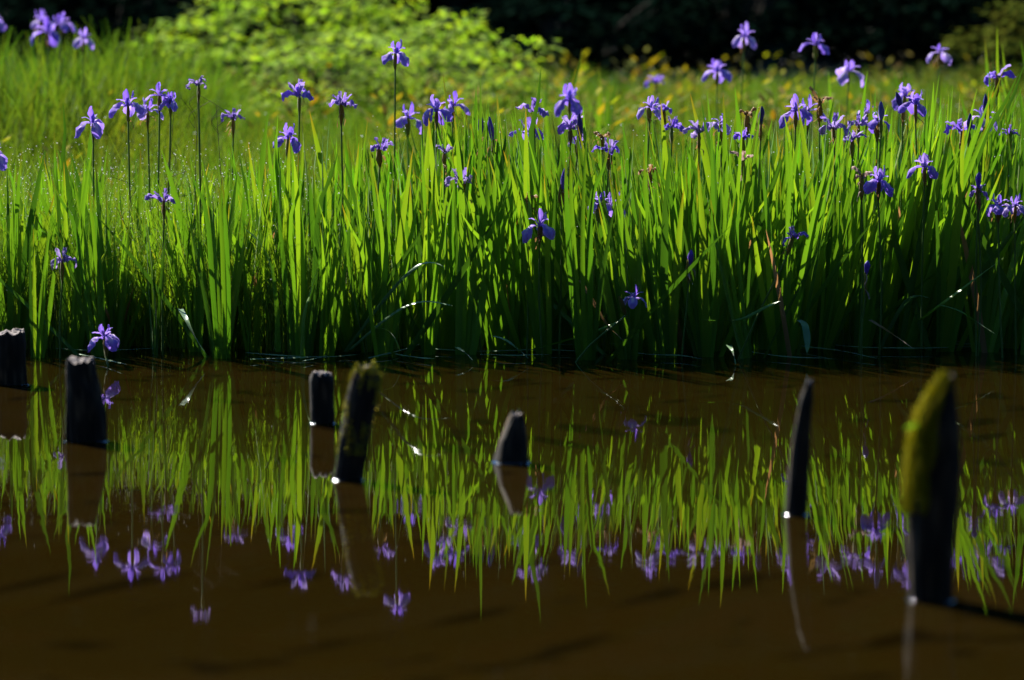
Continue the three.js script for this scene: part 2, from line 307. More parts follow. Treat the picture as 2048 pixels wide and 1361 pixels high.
const FLOWERS = [
  ['open', -1.336, 0.491, -0.3, 0.077, 0.2, -0.008, 0, 'violet iris cut by the left edge, only its right petal showing'],
  ['open', -1.096, 0.569, -0.45, 0.081, 0.1, -0.005, 0, 'open violet iris left of the leaning spathe cluster, narrow upright standard'],
  ['open', -1.012, 0.611, -0.53, 0.084, 0.5, -0.003, 0, 'open violet iris with wide left falls above a fat green spathe'],
  ['open', -0.981, 0.589, -0.75, 0.067, 1.2, -0.005, 1, 'soft violet iris lowest in the left cluster, brown bract hanging below'],
  ['open', -0.937, 0.634, -0.62, 0.069, 2.6, -0.008, 1, 'highest violet iris of the crowded left cluster, pale petals on top'],
  ['open', -0.906, 0.617, -0.6, 0.058, 0.2, -0.005, 0, 'violet iris at the right side of the left cluster, one fall stretched right'],
  ['wilt', -0.796, 0.678, -0.17, 0.043, 2.8, -0.008, 0, 'lilac faded iris on the tall dark spathe standing alone at left'],
  ['wilt', -0.754, 0.565, -0.8, 0.051, 0.5, -0.014, 1, 'small faded pinkish iris behind the grass, right of the tall dark stalk'],
  ['wilt', -0.563, 0.636, -0.56, 0.071, 0.2, 0.005, 0, 'wilting violet iris high above leaves with spread thin petals and hanging bract'],
  ['open', -0.587, 0.527, -0.47, 0.076, 0.4, -0.003, 0, 'open violet iris in front of the thin-petalled one, drooping falls'],
  ['wilt', -0.444, 0.619, -0.39, 0.057, 1.7, 0.0, 1, 'wilting violet iris with three curled tips beside a tall leaf'],
  ['wilt', -0.876, 0.388, -0.05, 0.053, 0.1, -0.008, 1, 'small wilting violet iris low among dewy grass at left'],
  ['wilt', -1.126, 0.242, 0.02, 0.062, 0.6, -0.007, 0, 'pale violet iris half hidden low in the left leaves'],
  ['open', -1.0, 0.071, 0.22, 0.083, 0.05, 0.024, 0, 'single violet iris open just above the water behind the left posts'],
  ['open', -0.31, 0.746, -0.69, 0.078, 0.45, -0.027, 0, 'tallest violet iris on a long bare stem before the bright shrub'],
  ['open', -0.291, 0.553, -1.15, 0.084, 1.0, -0.006, 0, 'blurred violet iris behind the foot of the tallest iris'],
  ['open', -0.199, 0.595, -0.6, 0.088, 0.3, -0.013, 1, 'violet iris with long left fall, left one of the touching pair'],
  ['open', -0.157, 0.604, -0.7, 0.08, 0.8, -0.021, 1, 'violet iris with right fall stretched out, right one of the touching pair'],
  ['wilt', -0.333, 0.511, -0.2, 0.054, 0.3, -0.043, 1, 'small wilting violet iris leaning left over a brown spathe'],
  ['withered', -0.174, 0.5, -0.3, 0.028, 0.3, -0.005, 1, 'narrow shrivelled violet iris below the touching pair'],
  ['wilt', -0.13, 0.435, -0.1, 0.061, 0.2, 0.056, 1, 'flat wilting violet iris on a slanted stalk with a brown seed bract beside it'],
  ['bud', -0.081, 0.543, -0.4, 0.057, 0, -0.013, 1, 'dark slim iris bud, left of the two upright buds'],
  ['bud', -0.049, 0.532, -0.35, 0.073, -0.12, -0.003, 1, 'fat violet iris bud with ragged brown bracts, right of the two upright buds'],
  ['wilt', 0.056, 0.6, -0.4, 0.068, 0.1, 0.026, 0, 'wilting violet iris spread like a flat Y on a straight dark stalk'],
  ['wilt', 0.05, 0.536, -0.5, 0.076, 0.6, 0.0, 1, 'faded violet iris over a yellow brown spathe, behind the flat Y bloom'],
  ['open', 0.169, 0.583, -1.7, 0.1, 0.35, 0.0, 0, 'pale blurred violet iris with a tall rounded standard behind the bank leaves'],
  ['wilt', 0.154, 0.555, -0.42, 0.076, 1.4, -0.016, 1, 'crumpled violet iris next to a tall dark pointed spathe'],
  ['bud', 0.177, 0.538, -0.3, 0.077, -0.05, -0.077, 0, 'tall dark pointed iris bud crossing the crumpled bloom on a slanted stalk'],
  ['wilt', 0.174, 0.5, -0.75, 0.043, 0.2, -0.005, 0, 'tiny wilting violet iris below the crumpled bloom'],
  ['wilt', 0.25, 0.505, -0.2, 0.059, 2.2, -0.031, 1, 'wilting violet iris twisted sideways with a brown tip'],
  ['bud', 0.126, 0.421, -0.08, 0.063, 0.12, -0.008, 1, 'bright violet closed iris bud in front of the leaves above the mid bank blooms'],
  ['open', 0.068, 0.331, 0, 0.087, 0.35, 0.013, 1, 'open violet iris at mid bank with a yellowing spathe and broad left fall'],
  ['open', 0.22, 0.383, -0.05, 0.068, 0.9, -0.03, 0, 'violet iris crossed by a green leaf, left one of the mid bank pair'],
  ['open', 0.253, 0.374, -0.1, 0.073, 2.5, -0.025, 0, 'violet iris with speckled falls, right one of the mid bank pair'],
  ['open', 0.366, 0.607, -0.52, 0.066, 0.3, -0.034, 0, 'violet iris with a broad left fall above a hanging brown tip'],
  ['wilt', 0.41, 0.587, -0.8, 0.046, 0.9, -0.008, 1, 'pale faded iris peeking out behind the bloom with a hanging brown tip'],
  ['wilt', 0.42, 0.561, -0.4, 0.049, 0.2, -0.039, 0, 'wilting violet iris hugging a thin dark bud, left of the bare brown spathes'],
  ['withered', 0.351, 0.458, -0.12, 0.033, 0.3, -0.008, 2, 'brown withered iris husk standing among leaves at mid bank'],
  ['withered', 0.239, 0.527, -0.55, 0.026, 0.8, -0.005, 2, 'dull brown withered spathe beside the twisted violet bloom'],
  ['withered', 0.039, 0.392, -0.06, 0.025, 1.8, -0.003, 2, 'brown ragged withered iris husk left of the bright violet bud'],
  ['wilt', 0.486, 0.547, -0.36, 0.065, 0.6, -0.008, 1, 'violet iris with curled petals round a dark upright bud and brown bracts'],
  ['open', 0.549, 0.567, -0.5, 0.063, 0.15, 0.003, 1, 'small open violet iris with dark folded falls above a shrivelled brown husk'],
  ['withered', 0.625, 0.584, -0.6, 0.037, 0.2, -0.005, 2, 'upright brown withered iris spathe with a forked dry top'],
  ['wilt', 0.594, 0.537, -0.3, 0.044, 0.4, 0.003, 0, 'pale violet iris on a dark stalk with a pinkish dry bloom below'],
  ['withered', 0.587, 0.485, -0.16, 0.036, 1.3, 0.005, 3, 'pinkish dry drooping iris bloom just below the pale one'],
  ['bud', 0.651, 0.567, -0.45, 0.058, 0.04, -0.003, 1, 'thin dark iris bud above brown bracts left of the large twin blooms'],
  ['open', 0.743, 0.6, -0.46, 0.086, 0.25, -0.005, 1, 'large violet iris with raised standards, front one of the large twins'],
  ['open', 0.801, 0.587, -0.8, 0.079, 1.3, -0.008, 0, 'lighter violet iris behind the front twin, right fall hanging'],
  ['withered', 0.82, 0.615, -0.62, 0.043, 0.5, -0.008, 2, 'dry brown iris top on a plump green spathe right of the large twins'],
  ['wilt', 0.823, 0.565, -0.25, 0.074, 0.2, 0.038, 1, 'wilting violet iris with wide curled arms over a slanted brown spathe'],
  ['open', 0.996, 0.567, -1.2, 0.07, 0.9, -0.006, 1, 'blurred violet iris behind the white edged bud at right'],
  ['wilt', 0.899, 0.568, -0.35, 0.054, 0.5, -0.008, 0, 'small wilting violet iris bending right below the blurred bloom'],
  ['wilt', 0.875, 0.534, -0.26, 0.049, 1.5, -0.005, 0, 'small star shaped wilting iris above an open brown spathe at right'],
  ['open', 0.945, 0.577, -0.32, 0.07, 0.7, -0.01, 1, 'violet iris with dark folds around a pale edged bud'],
  ['bud', 0.953, 0.586, -0.3, 0.057, -0.04, -0.018, 0, 'pale edged pointed bud rising out of the dark folded bloom'],
  ['open', 1.124, 0.606, -1.4, 0.092, 0.55, -0.003, 0, 'large blurred violet iris behind the drooping white edged bloom'],
  ['bud', 1.027, 0.607, -0.5, 0.055, -0.3, 0.003, 1, 'dark leaf like iris bud tilted left beside the drooping bloom'],
  ['open', 1.05, 0.621, -0.4, 0.081, 0.2, 0.008, 1, 'violet iris with broad drooping white edged falls and a dry pink top'],
  ['wilt', 1.157, 0.555, -0.3, 0.07, 0.3, 0.026, 1, 'violet iris with thin looping petals and a long brown hanging spathe'],
  ['bud', 1.175, 0.556, -0.28, 0.057, 0.05, 0.021, 0, 'dark slim bud rising through the thin looping petals'],
  ['open', 1.238, 0.58, -0.5, 0.082, 1.7, 0.005, 1, 'violet iris spread wide beside the tallest dark bud at right'],
  ['bud', 1.242, 0.586, -0.48, 0.073, 0, 0.005, 0, 'tallest dark bud rising at the far right'],
  ['wilt', 1.339, 0.67, -1.0, 0.077, 0.6, -0.014, 1, 'high violet iris with ragged arms near the upper right corner'],
  ['wilt', 1.295, 0.543, -0.4, 0.036, 0.4, -0.003, 1, 'tiny shrivelled violet iris near the right edge'],
  ['open', 0.923, 0.438, -0.06, 0.081, 0.4, 0.005, 1, 'open violet iris in front of the right leaves with a dry bloom to its left'],
  ['withered', 0.885, 0.445, -0.1, 0.038, 2.2, -0.005, 3, 'tan dry crumpled iris left of the front right bloom'],
  ['open', 1.046, 0.472, -0.12, 0.073, 0.25, -0.003, 1, 'violet iris in the right leaves with arms spread and a pale centre'],
  ['wilt', 1.172, 0.414, -0.03, 0.045, 0.4, 0.0, 1, 'faded curled iris under a thin violet bud at the right'],
  ['bud', 1.169, 0.425, -0.02, 0.05, 0.04, 0.003, 0, 'thin violet bud over the faded curled iris at the right'],
  ['open', 1.214, 0.382, 0.02, 0.062, 1.3, 0.02, 1, 'ragged violet iris low at the right, left one of the edge pair'],
  ['open', 1.266, 0.378, -0.05, 0.058, 0.3, 0.01, 1, 'pale violet iris low at the right edge of the frame'],
  ['wilt', 0.702, 0.305, 0.06, 0.047, 0.5, -0.161, 0, 'small faded violet iris on a long slanted stalk over shaded leaves'],
  ['open', 0.301, 0.16, 0.12, 0.062, 1.6, -0.185, 0, 'violet iris hanging low in the shade above the water'],
  ['bud', 0.444, 0.239, 0.05, 0.045, 0.06, -0.025, 3, 'small violet bud with a pale dry bract deep in the shaded leaves'],
  ['bud', 0.884, 0.218, 0.05, 0.037, 0.1, -0.007, 3, 'tiny violet bud with a dry bract low in the right shade'],
  ['open', -1.638, 0.735, -4.0, 0.11, 0.4, -0.011, 1, 'blurred violet iris, largest of the far upper left cluster'],
  ['open', -1.703, 0.772, -4.3, 0.08, 1.1, -0.007, 0, 'blurred violet iris, upper left one of the far upper left cluster'],
  ['open', -1.604, 0.765, -4.1, 0.082, 2.0, -0.007, 0, 'blurred violet iris, upper right one of the far upper left cluster'],
  ['open', -1.482, 0.72, -3.7, 0.08, 0.9, -0.007, 0, 'single blurred violet iris right of the far upper left cluster'],
  ['open', -1.805, 0.775, -3.9, 0.077, 0.4, -0.007, 0, 'blurred violet iris cut by the upper left edge'],
  ['open', 0.773, 0.737, -3.2, 0.093, 0.5, -0.017, 1, 'blurred violet iris highest against the dark wood'],
  ['open', 0.673, 0.627, -3.0, 0.095, 0.3, -0.007, 0, 'blurred violet iris left of and below the highest one before the dark wood'],
  ['open', 0.963, 0.724, -2.6, 0.076, 2.4, -0.01, 0, 'blurred violet iris with one hanging fall before the dark wood'],
  ['open', 1.069, 0.642, -2.6, 0.092, 1.0, -0.013, 0, 'round blurred violet iris above the large twin blooms'],
  ['open', 1.39, 0.691, -2.9, 0.075, 2.8, -0.007, 1, 'blurred flat violet iris before the dark wood at upper right'],
  ['wilt', 0.517, 0.552, -4.2, 0.065, 0.2, -0.004, 0, 'faint distant violet iris in the meadow behind the bank'],
];
FLOWERS.forEach(([type, x, y, z, s, yaw, lean, brown, label], i) => {
  seed(70000 + i * 97);
  const far = z < -2, name = { open: 'iris_flower', wilt: 'wilting_iris_flower', bud: 'iris_bud', withered: 'withered_iris_flower' }[type];
  const gy = Math.max(groundHeight(x + lean, z), -0.03), o = thing(name, label, type === 'bud' ? 'iris bud' : 'iris flower', [x + lean, gy, z], far ? 'irises in bloom in the meadow' : { open: 'open irises on the bank', wilt: 'wilting irises on the bank', bud: 'iris buds on the bank', withered: 'withered irises on the bank' }[type]);
  const top = V(-lean, y - gy, 0), spL = type === 'withered' ? s * 1.6 : rr(0.045, 0.06), low = y < 0.16;
  const spBase = top.clone().add(V(lean * 0.1, -Math.min(spL, y * 0.75) * 0.92, 0));
  const sag = low ? V(-lean * 0.15, y * 0.1, 0.02) : V(rr(-0.008, 0.008), 0, rr(-0.01, 0.01));
  const mid = V(spBase.x * 0.5, spBase.y * 0.5, 0).add(sag);
  mesh('stem', new Shape().tube(curve([V(0, -0.03, 0), mid, spBase, spBase.clone().add(V(0, 0.01, 0))], 9), (t) => lerp(0.0029, 0.002, t), () => { const k = rr(0.85, 1.15); return [k, k, k]; }).geo(), M.stem, o);
  const bm = brown === 2 ? 0.9 : brown === 1 ? 0.5 : 0.12, ss = i * 1.73;
  const bract = mesh('spathe', spindle(ss, Math.min(spL, y * 0.8) * 1.12, rr(0.0068, 0.0088), { p0: 0.1, flat: 0.62, lump: 0.5, tip: 0.4, col: (t, f) => { const b = smooth(0.5 - bm, 0.75 - bm * 0.6, 0.5 + 0.9 * noise(ss + Math.cos(f) * 1.5, Math.sin(f) * 1.5 + t * 2.2, 3)); return [lerp(0.8, 1.08, b), lerp(1, 0.62, b), lerp(0.9, 0.8, b)]; } }), M.spathe, o);
  bract.position.copy(spBase); bract.rotation.set(rr(-0.06, 0.06), rr(0, 6), Math.atan2(spBase.x - top.x, spL));
  const rags = brown === 2 ? 5 : brown === 1 ? 3 : brown === 3 ? 2 : rnd() < 0.35 ? 1 : 0;
  for (let k = 0; k < rags; k++) { const m = mesh('withered_bract', rag(i * 31 + k, rr(0.018, 0.04), rr(0.003, 0.0055)), brown === 3 ? M.dryPink : M.dry, o); m.position.copy(spBase).lerp(top, rr(0.1, 1)).add(V(rr(-0.005, 0.005), 0, 0.004)); }
  const head = V(top.x, top.y, top.z), put = (nm, g, mt, ang, tx = 0, tz = 0) => { const m = mesh(nm, g, mt, o); m.position.copy(head); m.rotation.set(tx, ang, tz, 'XZY'); return m; };
  const tx = rr(-0.1, 0.22), tz = rr(-0.12, 0.12);
  if (type === 'open') {
    const mt = pick(M.petal), k = s / 0.088, fr = rr(0.75, 1.1);
    for (let f = 0; f < 3; f++) {
      const a = [-0.75, -2.4, 1.57][f] + (yaw - 0.5) * 0.8 + rr(-0.2, 0.2);
      const fall = put('fall', petalGeo(ss + f, { L: 0.072 * k * rr(0.9, 1.1), w: 0.0195 * k * rr(0.8, 1.15), a0: rr(0.75, 1.05), a1: -rr(1.35, 1.85), pw: 0.8, claw: 0.28, crinkle: 0.35 * fr, cup: rr(0.25, 0.5), tipw: 0.3, mark: true, edge: 0.25 }), mt, a, tx, tz);
      mesh('style_arm', petalGeo(ss + f + 40, { L: 0.036 * k, w: 0.0055 * k, a0: 1.05, a1: -0.1, pw: 1.2, claw: 0.6, crinkle: 0.4, cup: -0.4, tipw: 0.6 }), M.petal[2], fall).position.y = 0.003;
      const b = a + Math.PI / 3;
      if (rnd() < 0.88) put('standard', petalGeo(ss + f + 80, { L: 0.043 * k * rr(0.75, 1.15), w: 0.0075 * k * rr(0.8, 1.2), a0: rr(1.0, 1.3), a1: rr(1.25, 1.9), claw: 0.45, crinkle: 0.5 * fr, cup: 0.5, tipw: 0.35 }), pick(M.petal), b, tx, tz);
    }
  } else if (type === 'wilt') {
    const mt = pick([...M.faded, M.petal[1], M.petal[0]]), k = s / 0.052;
    for (let f = 0; f < 3; f++) {
      const a = [-0.55, -2.6, 1.57][f] + (yaw - 0.5) * 0.8 + rr(-0.35, 0.35);
      const fall = put('fall', petalGeo(ss + f, { L: 0.042 * k * rr(0.85, 1.3), w: 0.0085 * k * rr(0.6, 1.2), a0: rr(0.7, 1.1), a1: -rr(0.6, 2.6), pw: rr(1.2, 2), claw: 0.4, crinkle: 1.0, cup: rr(0.2, 1.0), tipw: 0.5 }), mt, a, tx, tz);
      if (rnd() < 0.85) mesh('style_arm', petalGeo(ss + f + 40, { L: 0.032 * k, w: 0.0046 * k, a0: 1.0, a1: rr(-0.3, 1.7), pw: 1.6, claw: 0.7, crinkle: 0.8, cup: -0.5, tipw: 0.9 }), pick(M.faded), fall).position.y = 0.002;
      if (rnd() < 0.5) put('standard', petalGeo(ss + f + 80, { L: 0.026 * k * rr(0.6, 1.2), w: 0.0045 * k, a0: 1.2, a1: rr(0.4, 2.8), claw: 0.6, crinkle: 1.0, cup: 0.8, tipw: 0.6 }), mt, a + 1.05, tx, tz);
    }
  } else if (type === 'bud') {
    const m = put('bud', spindle(ss, s * 1.05, 0.0072, { p0: -0.25, flat: 0.8, lump: 0.45, tip: 0.05, col: (t, f) => { const k = 0.75 + 0.5 * Math.abs(noise(f * 1.2 + t * 5, ss)); return label.includes('violet') ? [k * 3, k * 2.4, k * 2.6] : label.includes('pale') ? [k * 3, k * 4, k * 2] : [k, k, k]; } }), M.bud, 0, tx * 0.4, -yaw);
    m.position.y -= s * 0.25;
  } else {
    for (let k = 0; k < 4; k++) put('dry_petal', petalGeo(ss + k, { L: s * rr(0.7, 1.3), w: 0.0055, a0: rr(0.9, 1.4), a1: rr(-2.6, 1.2), pw: 1.6, claw: 0.5, crinkle: 1.1, cup: 0.9, tipw: 0.6 }), i === 19 ? M.faded[1] : brown === 3 ? M.dryPink : M.dry, yaw + k * 1.6 + rr(-0.4, 0.4), tx, tz);
  }
});

// ---------- loose and floating leaves ----------
const ribbonLeaf = (pts, w, flat, s) => { seed(s); const c = curve(pts, 14), a = rr(-0.5, 0.5), f = rr(0, 6); return new Shape().blade(c, (t) => w * 0.5 * (t < 0.6 ? lerp(0.8, 1, t / 0.6) : Math.pow(Math.max(0, 1 - Math.pow((t - 0.6) / 0.4, 2)), 0.7)) + 0.0004, (t) => (flat ? V(0.1, 0.15 * Math.sin(f + 9 * t), 1).normalize() : V(Math.cos(a + 1.6 * t), -0.25 * t, Math.sin(a + 1.6 * t)).normalize()), 0.18, (t) => { const k = 0.9 + 0.25 * noise(t * 6, s); return [k, k, k]; }).geo(); };
const LOOSE = [
  [[[-0.588, 0.013, 0.0], [-0.591, 0.146, 0.02], [-0.605, 0.25, 0.06], [-0.631, 0.303, 0.1], [-0.661, 0.332, 0.12]], 0.013, 'green leaf at left arching over to the left'],
  [[[-0.422, 0.008, -0.05], [-0.331, 0.132, 0.0], [-0.261, 0.213, 0.04], [-0.217, 0.242, 0.05], [-0.179, 0.238, 0.06], [-0.163, 0.226, 0.07]], 0.009, 'slender leaf arching right over the shaded bank with a shining crest'],
  [[[-0.408, 0.016, -0.02], [-0.318, 0.097, 0.03], [-0.261, 0.135, 0.05], [-0.211, 0.147, 0.07], [-0.148, 0.139, 0.1]], 0.009, 'low slender leaf arching right just under the shining crest'],
  [[[-0.346, 0.077, 0.02], [-0.314, 0.075, 0.06], [-0.291, 0.056, 0.1], [-0.278, 0.028, 0.12]], 0.012, 'dark green leaf folding down to the water at mid left'],
  [[[-0.049, 0.056, 0.02], [-0.017, 0.052, 0.08], [0.014, 0.033, 0.12], [0.042, 0.011, 0.15]], 0.012, 'teal leaf arching down into the water left of centre'],
  [[[-0.138, 0.036, 0.1], [-0.119, 0.026, 0.13], [-0.096, 0.008, 0.16]], 0.012, 'short teal leaf blade dipping into the water by the centre'],
  [[[-0.833, 0.122, 0.0], [-0.813, 0.1, 0.06], [-0.791, 0.064, 0.1], [-0.76, 0.025, 0.14]], 0.013, 'drooping teal leaf hanging down at the left bank'],
  [[[0.717, 0.099, 0.05], [0.728, 0.091, 0.1], [0.732, 0.057, 0.13], [0.73, 0.024, 0.15]], 0.014, 'folded teal leaf tip hanging straight down at the right bank'],
  [[[0.537, 0.045, 0.14], [0.544, 0.031, 0.18], [0.551, 0.002, 0.2]], 0.014, 'pale bluish leaf stub sticking out of the water right of centre'],
  [[[0.934, 0.008, -0.1], [0.974, 0.119, 0.0], [0.995, 0.151, 0.04], [1.017, 0.16, 0.06], [1.046, 0.155, 0.1]], 0.01, 'leaf with a bright bent crest at the right bank'],
  [[[1.032, 0.09, -0.05], [1.087, 0.14, 0.0], [1.149, 0.187, 0.0], [1.236, 0.249, -0.02]], 0.009, 'long slanted stalk leaning right with a bright edge'],
  [[[1.072, 0.134, 0.02], [1.118, 0.122, 0.06], [1.157, 0.097, 0.1], [1.198, 0.071, 0.12]], 0.011, 'leaf bending down to the right near the right edge'],
  [[[0.07, 0.024, 0.0], [0.157, 0.054, 0.05], [0.219, 0.077, 0.08], [0.275, 0.104, 0.1]], 0.01, 'green leaf lying low across the bank foot at centre'],
  [[[0.309, 0.307, -0.02], [0.346, 0.195, 0.0], [0.383, 0.096, 0.02], [0.409, 0.033, 0.02]], 0.01, 'dark slanted leaf falling to the right at centre'],
  [[[0.467, 0.104, 0.1], [0.565, 0.106, 0.12], [0.626, 0.138, 0.14], [0.661, 0.156, 0.16]], 0.01, 'curved leaf reaching right in the shade'],
  [[[-0.523, -0.003, 0.06], [-0.521, 0.099, 0.05], [-0.502, 0.173, 0.04], [-0.47, 0.272, 0.02]], 0.012, 'bright green leaf rising out of the water left of centre'],
  [[[0.17, 0.199, 0.05], [0.207, 0.139, 0.08], [0.237, 0.091, 0.1], [0.287, 0.043, 0.12]], 0.009, 'brown dry leaf slanting through the shaded bank'],
  [[[0.89, 0.104, 0.1], [0.936, 0.076, 0.14], [0.996, 0.035, 0.16]], 0.009, 'orange brown dry leaf lying at the right water edge'],
];
LOOSE.forEach(([pts, w, label], i) => { const dry = label.includes('dry'); const [x, , z] = pts[0]; const o = thing('arching_leaf', label, 'leaf', [x, 0, z], 'single leaves arching over the bank foot'); mesh('blade', ribbonLeaf(pts.map((p) => V(p[0] - x, p[1], p[2] - z)), w * 1.3, false, 300 + i), dry ? M.dry : label.includes('teal') || label.includes('bluish') || label.includes('crest') ? M.wet : M.leaf[i % 3], o); });
const FLOATING = [
  [[[-0.676, 0.004, -0.067], [-0.581, 0.004, 0.031], [-0.48, 0.004, 0.055], [-0.382, 0.004, 0.006]], 0.007, 'thin leaf floating flat across the left bank foot'],
  [[[-0.65, 0.004, 0.126], [-0.553, 0.004, 0.079], [-0.467, 0.004, 0.055]], 0.006, 'narrow floating leaf with pale flecks at left'],
  [[[-0.517, 0.004, 0.174], [-0.479, 0.004, 0.079], [-0.462, 0.004, 0.031]], 0.006, 'short floating leaf with a tan tip left of the small stump'],
  [[[-0.359, 0.004, 0.079], [-0.295, 0.004, -0.043], [-0.249, 0.004, -0.218], [-0.223, 0.004, -0.321]], 0.009, 'broad teal leaf floating left of centre'],
  [[[-0.294, 0.004, 0.006], [-0.242, 0.004, 0.079], [-0.191, 0.004, 0.126]], 0.008, 'teal floating leaf crossing under the broad one'],
  [[[-0.209, 0.004, -0.117], [-0.081, 0.004, -0.067], [0.071, 0.004, -0.092], [0.222, 0.004, -0.043]], 0.006, 'long thin leaf floating along the centre bank'],
  [[[-0.08, 0.004, 0.006], [0.007, 0.004, 0.055], [0.096, 0.004, -0.006]], 0.007, 'pale floating leaf beside the dipping blade'],
  [[[0.273, 0.004, -0.067], [0.346, 0.004, 0.031], [0.42, 0.004, 0.055], [0.478, 0.004, 0.15]], 0.008, 'pale floating leaf pointing right with a white tip'],
  [[[0.588, 0.004, -0.043], [0.67, 0.004, 0.055], [0.797, 0.004, 0.15]], 0.007, 'long floating leaf right of the bluish stub'],
  [[[0.738, 0.004, -0.192], [0.828, 0.004, -0.043], [0.913, 0.004, 0.126]], 0.007, 'floating leaf with pale edge before the folded tip'],
  [[[0.77, 0.004, -0.269], [0.887, 0.004, -0.142], [1.051, 0.004, -0.117], [1.197, 0.004, -0.167]], 0.006, 'thin straight leaf floating along the right bank'],
  [[[0.955, 0.004, -0.321], [1.064, 0.004, -0.243], [1.254, 0.004, -0.218], [1.351, 0.004, -0.269]], 0.006, 'thin leaf floating at the right edge'],
  [[[1.023, 0.004, -0.479], [1.131, 0.004, -0.269], [1.27, 0.004, -0.347], [1.361, 0.004, -0.295]], 0.008, 'wide leaf floating near the right corner of the bank'],
  [[[1.135, 0.004, -0.533], [1.231, 0.004, -0.452], [1.396, 0.004, -0.506]], 0.007, 'rearmost leaf floating at the right edge'],
  [[[-1.082, 0.004, 0.055], [-1.022, 0.004, 0.126], [-0.934, 0.004, 0.313]], 0.007, 'teal leaf floating under the single low iris'],
  [[[-1.16, 0.004, -0.092], [-1.078, 0.004, -0.043], [-1.003, 0.004, -0.055], [-0.882, 0.004, -0.104]], 0.004, 'thin stalk floating behind the single low iris'],
  [[[0.046, 0.004, -0.269], [0.161, 0.004, -0.167], [0.329, 0.004, -0.218], [0.454, 0.004, -0.142]], 0.006, 'thin green leaf floating behind the pale one'],
];
FLOATING.forEach(([pts, w, label], i) => { const [x, , z] = pts[0]; const o = thing('floating_leaf', label, 'leaf', [x, 0, z], 'leaves floating along the bank foot'); mesh('blade', ribbonLeaf(pts.map((p, k) => V(p[0] - x, 0.004 + i * 0.0004 + 0.004 * Math.abs(Math.sin(k * 1.7 + i)), p[2] - z)), w * 1.7, true, 700 + i), M.wet, o); });

// ---------- wooden posts ----------
const POSTS = [
  [-1.18, 0.628, [[0.0, 0.0, 0.04], [0.0473, -0.0006, 0.0388], [0.0945, 0.0018, 0.0382], [0.124, 0.0004, 0.0364]], 0, 'short thick dark post cut by the left edge of the frame'],
  [-0.883, 1.687, [[0.0, 0.0, 0.0426], [0.0658, -0.0008, 0.042], [0.1076, -0.005, 0.0384], [0.1493, -0.0108, 0.0321], [0.1681, -0.0111, 0.0306]], 0, 'short stout weathered post with a pale flat top, in front of the single low iris'],
  [-0.409, 1.386, [[0.0, 0.0, 0.0259], [0.052, -0.0003, 0.0264], [0.0986, -0.0006, 0.0269], [0.1094, -0.0005, 0.0226]], 0, 'smallest round stump post with a silvery top left of the leaning post'],
  [-0.317, 2.284, [[0.0, 0.0, 0.0288], [0.0591, 0.0118, 0.0288], [0.1267, 0.0236, 0.0288], [0.1653, 0.0309, 0.0302], [0.1991, 0.0382, 0.0259], [0.2155, 0.0383, 0.0144]], 0.5, 'leaning dark post with yellow mossy rim at the centre left'],
  [-0.003, 2.035, [[0.0, 0.0, 0.0353], [0.047, 0.0055, 0.0278], [0.077, 0.0094, 0.0198], [0.097, 0.0134, 0.0119]], 0, 'low wedge shaped dark stub post alone at the centre'],
  [0.511, 2.75, [[0.0, 0.0, 0.0198], [0.0917, 0.0065, 0.018], [0.1642, 0.0123, 0.0135], [0.2094, 0.0182, 0.0117], [0.2383, 0.0238, 0.0058]], 0, 'thin leaning dark stake with a pointed tip'],
  [0.654, 3.673, [[0.0, 0.0, 0.0336], [0.0805, -0.0016, 0.0374], [0.1592, 0.0022, 0.0374], [0.2141, 0.0062, 0.0373], [0.2612, 0.0088, 0.0358], [0.2925, 0.0112, 0.0291], [0.3238, 0.019, 0.0171], [0.3495, 0.0281, 0.0047]], 1, 'tall pointed post with thick yellow green moss, nearest the camera'],
];
const ripple = new THREE.MeshPhysicalMaterial({ color: new THREE.Color().setRGB(0.0086, 0.0057, 0.0007), roughness: 0.08, ior: 1.33 });
